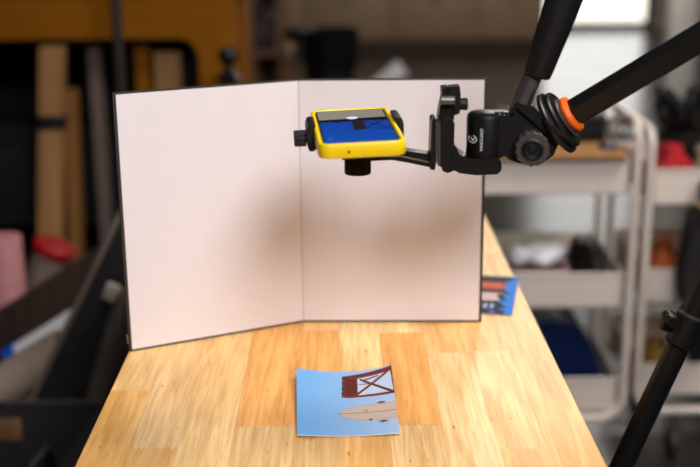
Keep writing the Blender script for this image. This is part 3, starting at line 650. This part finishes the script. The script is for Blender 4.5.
# ------------------------------------------------------------------ far kitchen units
CF = 10.45
for x0, x1_, lab in ((-1.21, -.41, 'taupe base cabinet at the far left end of the row'), (-.41, .39, 'taupe base cabinet behind the black bin'), (.39, 1.19, 'taupe base cabinet above the folding board'), (1.19, 1.80, 'taupe narrow base cabinet beside the bright window')):
    c = thing('base_cabinet', ((x0 + x1_) / 2, CF, 0), lab, 'cabinet', 'row of base cabinets')
    b = B(); boxr(b, x0 + .002, x1_ - .002, CF + .02, CF + .58, .10, .88); finish('carcass', b, M['cab'], c)
    b = B(); boxr(b, x0 + .002, x1_ - .002, CF + .07, CF + .58, 0, .099); finish('plinth', b, M['cabin'], c)
    for z0, z1 in ((.10, .52), (.526, .88)):
        b = B(); boxr(b, x0 + .006, x1_ - .006, CF, CF + .019, z0, z1, .003); dw = finish('drawer', b, M['cab'], c)
        b = B(); xm = (x0 + x1_) / 2; boxr(b, xm - .07, xm + .07, CF - .03, CF - .018, z1 - .06, z1 - .045, .003); boxr(b, xm - .06, xm - .05, CF - .018, CF, z1 - .058, z1 - .047); boxr(b, xm + .05, xm + .06, CF - .018, CF, z1 - .058, z1 - .047)
        finish('handle', b, M['handle'], dw)
b = B(); boxr(b, -1.22, 1.81, CF - .02, CF + .60, .882, .92, .004); finish('worktop', b, M['dbrown'], None, 'long dark worktop over the row of base cabinets', 'worktop')

# black bin with liner, paper roll on crate, small stand -- all behind the board
bz = 4.5; bxl, bxr = P(304, 50, bz).x, P(357, 50, bz).x; bcx = (bxl + bxr) / 2; br = (bxr - bxl) / 2; btz = P(330, 30, bz).z
bn = thing('waste_bin', (bcx, bz, 0), 'tall black bin with a folded-over black liner behind the board', 'bin')
b = B(); lathe(b, (bcx, bz, 0), (0, 0, 1), [(br * .74, 0), (br * .78, .01), (br * .98, btz - .02), (br * .98, btz - .004), (br * .90, btz - .004), (br * .74, .02), (0, .02)], 32); finish('body', b, M['plastic'], bn)
b = B(); lathe(b, (bcx, bz, 0), (0, 0, 1), [(br * .99, btz - .15), (br * 1.05, btz - .10), (br * 1.05, btz - .02), (br * 1.08, btz + .006), (br * .86, btz + .002), (br * .84, btz - .10)], 48, lambda i: 1 + .025 * math.sin(i * 1.7) + .02 * math.sin(i * .9)); finish('liner', b, M['blackout'], bn, angle=80)
b = B(); lump(b, (bxl - .028, bz - .03, btz - .012), (.052, .040, .026), 31, .25, flat=False); finish('liner_knot', b, M['blackout'], bn, angle=80)
ry = 4.1; r0, r1 = P(372, 92, ry), P(403, 67, ry); rd = (r1 - r0).normalized(); rft = r0 + rd * (-(r0.z - .05) / rd.z)
b = B(); hollow(b, rft, r1, .034, .030); finish('paper_roll', b, M['whiteroll'], None, 'white paper roll leaning up behind the top of the folding board', 'paper roll')
sx = r0.x + .135; st = thing('wooden_crate', (sx, ry, 0), 'brown wooden crate that the white paper roll leans on', 'crate')
zt_ = r0.z - .055
for x in (sx - .12, sx + .08):
    for y in (ry - .12, ry + .08):
        b = B(); boxr(b, x, x + .04, y, y + .04, 0, zt_ - .015); finish('post', b, M['shelf'], st)
for k in range(4):
    z = .05 + k * (zt_ - .2) / 3
    for y in (ry - .13, ry + .12):
        b = B(); boxr(b, sx - .12, sx + .12, y, y + .01, z, z + .09); finish('slat', b, M['shelf'], st)
b = B(); box(b, (sx, ry, zt_ - .008), (.26, .27, .014), Matrix.Rotation(0, 3, 'Y'), .002); finish('lid', b, M['shelf'], st)

def stand(x, y, h, r, label, head):
    s = thing('light_stand', (x, y, 0), label, 'stand')
    b = B(); tube(b, (x, y, .06), (x, y, h), r); finish('pole', b, M['greypole'], s)
    b = B(); tube(b, (x, y, .30), (x, y, .36), r * 1.7); finish('collar', b, M['plastic'], s)
    for k in range(3):
        a = math.radians(80 + 120 * k); d = V((math.cos(a), math.sin(a), 0))
        b = B(); tube(b, V((x, y, .32)) + d * r * 1.2, V((x, y, .012)) + d * .26, .008, seg=12); finish('leg', b, M['plastic'], s)
    if head:
        b = B(); lathe(b, (x, y, h - .005), (0, 0, 1), [(.012, 0), (.030, .006), (.034, .016), (.020, .028), (.013, .036), (.012, .050), (.024, .058), (.028, .074), (.020, .090), (0, .094)], 24); finish('ball_head', b, M['plastic'], s)
    return s
q = P(118, 40, 2.85); stand(q.x, 2.85, 1.75, .014, 'grey metal stand pole rising in front of the yellow bench', False)
q = P(229, 82, 2.9); stand(q.x, 2.9, q.z, .012, 'short black stand with ball head peeking over the folding board', True)

# ------------------------------------------------------------------ wooden rack (far left of centre)
RY = 5.0; rx0, rx1 = -1.5, P(287, 30, RY).x
rk = thing('shelf_rack', ((rx0 + rx1) / 2, RY, 0), 'brown wooden shelf rack behind the yellow bench', 'shelf')
for xx in (rx0, -.82, P(243, 30, RY).x, rx1 - .045):
    b = B(); boxr(b, xx, xx + .045, RY, RY + .04, 0, 1.75, .003); finish('upright', b, M['shelf'], rk)
    b = B(); boxr(b, xx, xx + .045, RY + .36, RY + .40, 0, 1.75, .003); finish('upright', b, M['shelf'], rk)
for z in (.25, .62, .95, 1.3):
    b = B(); boxr(b, rx0 - .01, rx1 + .01, RY + .041, RY + .359, z, z + .022, .002); finish('shelf_board', b, M['shelf'], rk)
b = B(); boxr(b, rx0, rx1, RY + .402, RY + .41, 0, 1.75); finish('back_panel', b, M['dbrown'], rk)
def carton(x, y, z, s, m, label):
    t_ = thing('storage_box', (x, y, z), label, 'box'); b = B(); boxr(b, x - s[0] / 2, x + s[0] / 2, y - s[1] / 2, y + s[1] / 2, z, z + s[2] * .78, .004); finish('body', b, m, t_)
    b = B(); boxr(b, x - s[0] / 2 - .004, x + s[0] / 2 + .004, y - s[1] / 2 - .004, y + s[1] / 2 + .004, z + s[2] * .785, z + s[2], .004); finish('lid', b, m, t_)
q = P(264, 17, RY + .1); carton(q.x, RY + .2, .9723, (.10, .2, .10), M['plastic'], 'small black box on the rack shelf right of the yellow bench')
carton(q.x - .02, RY + .2, .6423, (.14, .22, .16), M['dbrown'], 'dark brown box on the lower rack shelf behind the board')

# ------------------------------------------------------------------ yellow bench
BY = 3.2
ybot = P(100, 39, BY).z; lx0, lx1 = P(199, 60, BY).x, P(236, 60, BY).x; bx0 = -1.75
yb = thing('yellow_workbench', ((bx0 + lx1) / 2, BY + .35, 0), 'yellow steel workbench with rounded opening and dark space below', 'workbench')
R = .055; za = 1.03
b = B()
pts = [(bx0, 0), (bx0 + .11, 0)] + [(bx0 + .11 + R - R * math.cos(a), ybot - R + R * math.sin(a)) for a in [i * math.pi / 12 for i in range(7)]] + [(lx0 - R + R * math.sin(a), ybot - R + R * math.cos(a)) for a in [i * math.pi / 12 for i in range(7)]] + [(lx0, 0), (lx1, 0), (lx1, za), (bx0, za)]
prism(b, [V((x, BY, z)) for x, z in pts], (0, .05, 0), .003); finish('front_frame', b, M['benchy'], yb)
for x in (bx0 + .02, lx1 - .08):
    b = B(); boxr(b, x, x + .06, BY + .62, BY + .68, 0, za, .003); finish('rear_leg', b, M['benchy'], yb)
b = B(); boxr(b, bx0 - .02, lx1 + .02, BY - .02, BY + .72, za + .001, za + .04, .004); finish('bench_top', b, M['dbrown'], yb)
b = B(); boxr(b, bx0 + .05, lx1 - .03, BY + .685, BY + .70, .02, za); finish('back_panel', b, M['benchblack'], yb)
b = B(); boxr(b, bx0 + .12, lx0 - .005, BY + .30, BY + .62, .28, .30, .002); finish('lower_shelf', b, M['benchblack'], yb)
# planks stored under the bench
def plank(name, px0, px1, py0, Y, th, m, label, lean=0., strap=None, z0=.003, group='boards stored under the yellow bench'):
    a, c = P(px0, py0, Y), P(px1, py0, Y); t_ = thing(name, ((a.x + c.x) / 2 - lean, Y, z0), label, 'board', group)
    b = B(); prism(b, [V((a.x - lean, Y, z0)), V((c.x - lean, Y, z0)), V((c.x, Y, a.z)), V((a.x, Y, a.z))], (0, th, 0), .002); finish('plank', b, m, t_)
    if strap:
        z = P(px0, strap, Y).z; k = lean * (z - z0) / (a.z - z0) - lean
        b = B(); boxr(b, a.x + k - .003, c.x + k + .003, Y - .003, Y + th + .003, z - .02, z + .02, .001); finish('strap', b, M['rubber'], t_)
    return t_
plank('pine_plank', 39, 63, 47, 3.12, .04, M['pine'], 'pale pine plank with black strap standing before the yellow bench', .08, 123)
plank('amber_plank', 63, 76, 90, 3.27, .04, M['amber'], 'amber plank standing directly behind the strapped pine plank', .03)
plank('thin_grey_plank', 87, 99, 44, 3.30, .03, M['tubegrey'], 'thin grey strip standing under the yellow bench by the pole', .0)
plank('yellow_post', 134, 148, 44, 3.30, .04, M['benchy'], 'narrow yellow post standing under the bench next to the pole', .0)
plank('reddish_plank', 154, 179, 53, 3.30, .04, M['pine'], 'wide brown plank standing under the bench near its right leg', .0)
b = B(); q0, q1 = P(178, 47, 3.38), P(192, 50, 3.38); q2 = P(199, 78, 3.38)
sweep(b, [P(150, 46, 3.38), q0, q1, P(197, 60, 3.38), q2, V((q2.x + .0, 3.38, .4)), V((q2.x, 3.38, .03))], .020, 12); finish('black_hose', b, M['rubber'], None, 'thick black hose curving down under the right end of the bench', 'hose')
carton(-.98, 3.66, .3003, (.62, .28, .30), M['benchblack'], 'large black box added to darken the space under the bench')  # dark filler box, added to deepen the darkness below the bench
carton(-.58, 3.66, .3003, (.13, .28, .33), M['dbrown'], 'dark brown box on the shelf under the bench')

# ------------------------------------------------------------------ crate of rolls beside the table
cy0, cy1 = 1.90, 2.44; cx0, cx1 = -1.12, P(130, 401, 1.9).x; cz = P(50, 403, 1.9).z
cr = thing('storage_crate', ((cx0 + cx1) / 2, (cy0 + cy1) / 2, 0), 'dark open crate holding rolls and tubes beside the table', 'crate')
for (a0, a1, c0, c1, n_) in ((cx0, cx1, cy0, cy0 + .012, 'side'), (cx0, cx1, cy1 - .012, cy1, 'side'), (cx0, cx0 + .012, cy0 + .012, cy1 - .012, 'side'), (cx1 - .012, cx1, cy0 + .012, cy1 - .012, 'side')):
    b = B(); boxr(b, a0, a1, c0, c1, .0, cz - .004, .001); finish(n_, b, M['crate'], cr)
b = B(); boxr(b, cx0 + .012, cx1 - .012, cy0 + .012, cy1 - .012, .002, .014); finish('bottom', b, M['crate'], cr)
b = B(); sweep(b, [V((cx0, cy0, cz)), V((cx1, cy0, cz)), V((cx1, cy1, cz)), V((cx0, cy1, cz))], .006, 8, True); finish('rim', b, M['satin'], cr)
b = B(); boxr(b, P(0, 430, 1.9).x - .06, P(22, 430, 1.9).x, cy0 - .004, cy0 - .0005, P(0, 440, 1.9).z, P(0, 418, 1.9).z, .001); finish('label_card', b, M['shelf'], cr)
q = P(1, 237, 2.235)
rl = thing('pink_roll', (q.x, 2.235, .015), 'pink foam roll standing in the crate at the left', 'roll'); b = B(); hollow(b, V((q.x, 2.235, .015)), V((q.x, 2.235, q.z)), .041, .016); finish('foam', b, M['pink'], rl)
ta, tb_ = P(55, 246, 2.34), P(24, 335, 2.34); d = (tb_ - ta).normalized(); tb2 = ta + d * ((.07 - ta.z) / d.z)
tt = thing('card_tube', (tb2.x, 2.26, .02), 'grey cardboard tube with a red end cap leaning in the crate', 'tube')
b = B(); tube(b, tb2, ta, .040, b=.001); finish('tube', b, M['tubegrey'], tt)
b = B(); lathe(b, ta + d * .018, -d, [(.0405, 0), (.044, .001), (.047, .006), (.047, .020), (.042, .024), (0, .024)], 32); finish('cap', b, M['red'], tt)
def leanplank(name, p, q, Y, wd, th, m, label, cat='board', z=None):
    a, c = P(*p, Y), P(*q, Y); d = (c - a).normalized(); n = d.cross(V((0, 1, 0))).normalized() * wd / 2
    b = B(); prism(b, [a - n, a + n, c + n, c - n], (0, th, 0), .003); return finish(name, b, m, None, label, cat)
leanplank('dark_beam', (-60, 372), (122, 258), 2.145, .080, .04, M['dbrown'], 'dark brown beam lying slanted across the crate')
# black folded stand with light metal edge
a, c = P(153, 196, 1.965), P(60, 388, 1.965); d = (c - a).normalized(); c = a + d * ((.07 - a.z) / d.z)
sb = thing('folded_panel', (c.x, 1.965, .03), 'black padded panel with pale metal edge leaning in the crate', 'panel')
n = d.cross(V((0, 1, 0))).normalized() * .034
b = B(); prism(b, [a - n, a + n, c + n, c - n], (0, .035, 0), .010, 3); finish('padding', b, M['blackcloth'], sb)
n2 = n if n.x < 0 else -n
b = B(); sweep(b, [a + n2 * 1.12 - V((0, .004, 0)), c + n2 * 1.12 - V((0, .004, 0))], .0055, 10); finish('metal_edge', b, M['tubegrey'], sb)
a, c = P(84, 312, 2.117), P(18, 353, 2.117); d = (c - a).normalized(); rt = thing('poster_tube', (c.x, 2.117, c.z - .03), 'white poster tube with bright blue cap lying in the crate', 'tube')
b = B(); tube(b, a, c, .019, b=.001); finish('tube', b, M['whiteroll'], rt)
b = B(); lathe(b, c - d * .004, d, [(.0195, 0), (.0225, .001), (.0225, .026), (.019, .03), (0, .03)], 24); finish('cap', b, M['bluecap'], rt)
a, c = P(66, 348, 2.048), P(-40, 412, 2.048)
b = B(); hollow(b, c, a, .042, .034); finish('beige_roll', b, M['beigeroll'], None, 'wide beige paper roll lying below the blue-capped tube', 'roll')
a, c = P(122, 290, 1.94), P(106, 352, 1.94); d = (c - a).normalized(); ce = a + d * ((.03 - a.z) / d.z)
gc = thing('rolled_cloth', (ce.x, 1.98, .02), 'grey rolled cloth with a pale clip standing beside the board', 'cloth')
b = B(); sweep(b, [a, a.lerp(ce, .3) + V((.006, 0, 0)), a.lerp(ce, .6), ce], [.012, .020, .022, .022], 16); finish('cloth', b, M['cloth'], gc)
b = B(); box(b, P(111, 292, 1.915), (.026, .014, .034), Matrix.Rotation(math.radians(25), 3, 'Y'), .004); finish('clip', b, M['clip'], gc)
# black bag added to keep the floor between crate and table dark
q = P(92, 440, 1.62)
sk = thing('floor_darkening_bag', (-.36, 1.62, 0), 'black bag added to darken the floor against the left table side', 'bag')
b = B(); prism(b, [V((x, 1.30, z)) for x, z in ((-.62, 0), (-.30, 0), (-.29, .42), (-.33, .50), (-.40, .46), (-.56, .26), (-.62, .12))], (0, .54, 0), .03, 4); finish('body', b, M['blackcloth'], sk, angle=70)
b = B(); sweep(b, [V((-.50, 1.42, .335)), V((-.50, 1.46, .40)), V((-.49, 1.57, .425)), V((-.50, 1.68, .40)), V((-.50, 1.72, .335))], .009, 8); finish('handle', b, M['rubber'], sk)
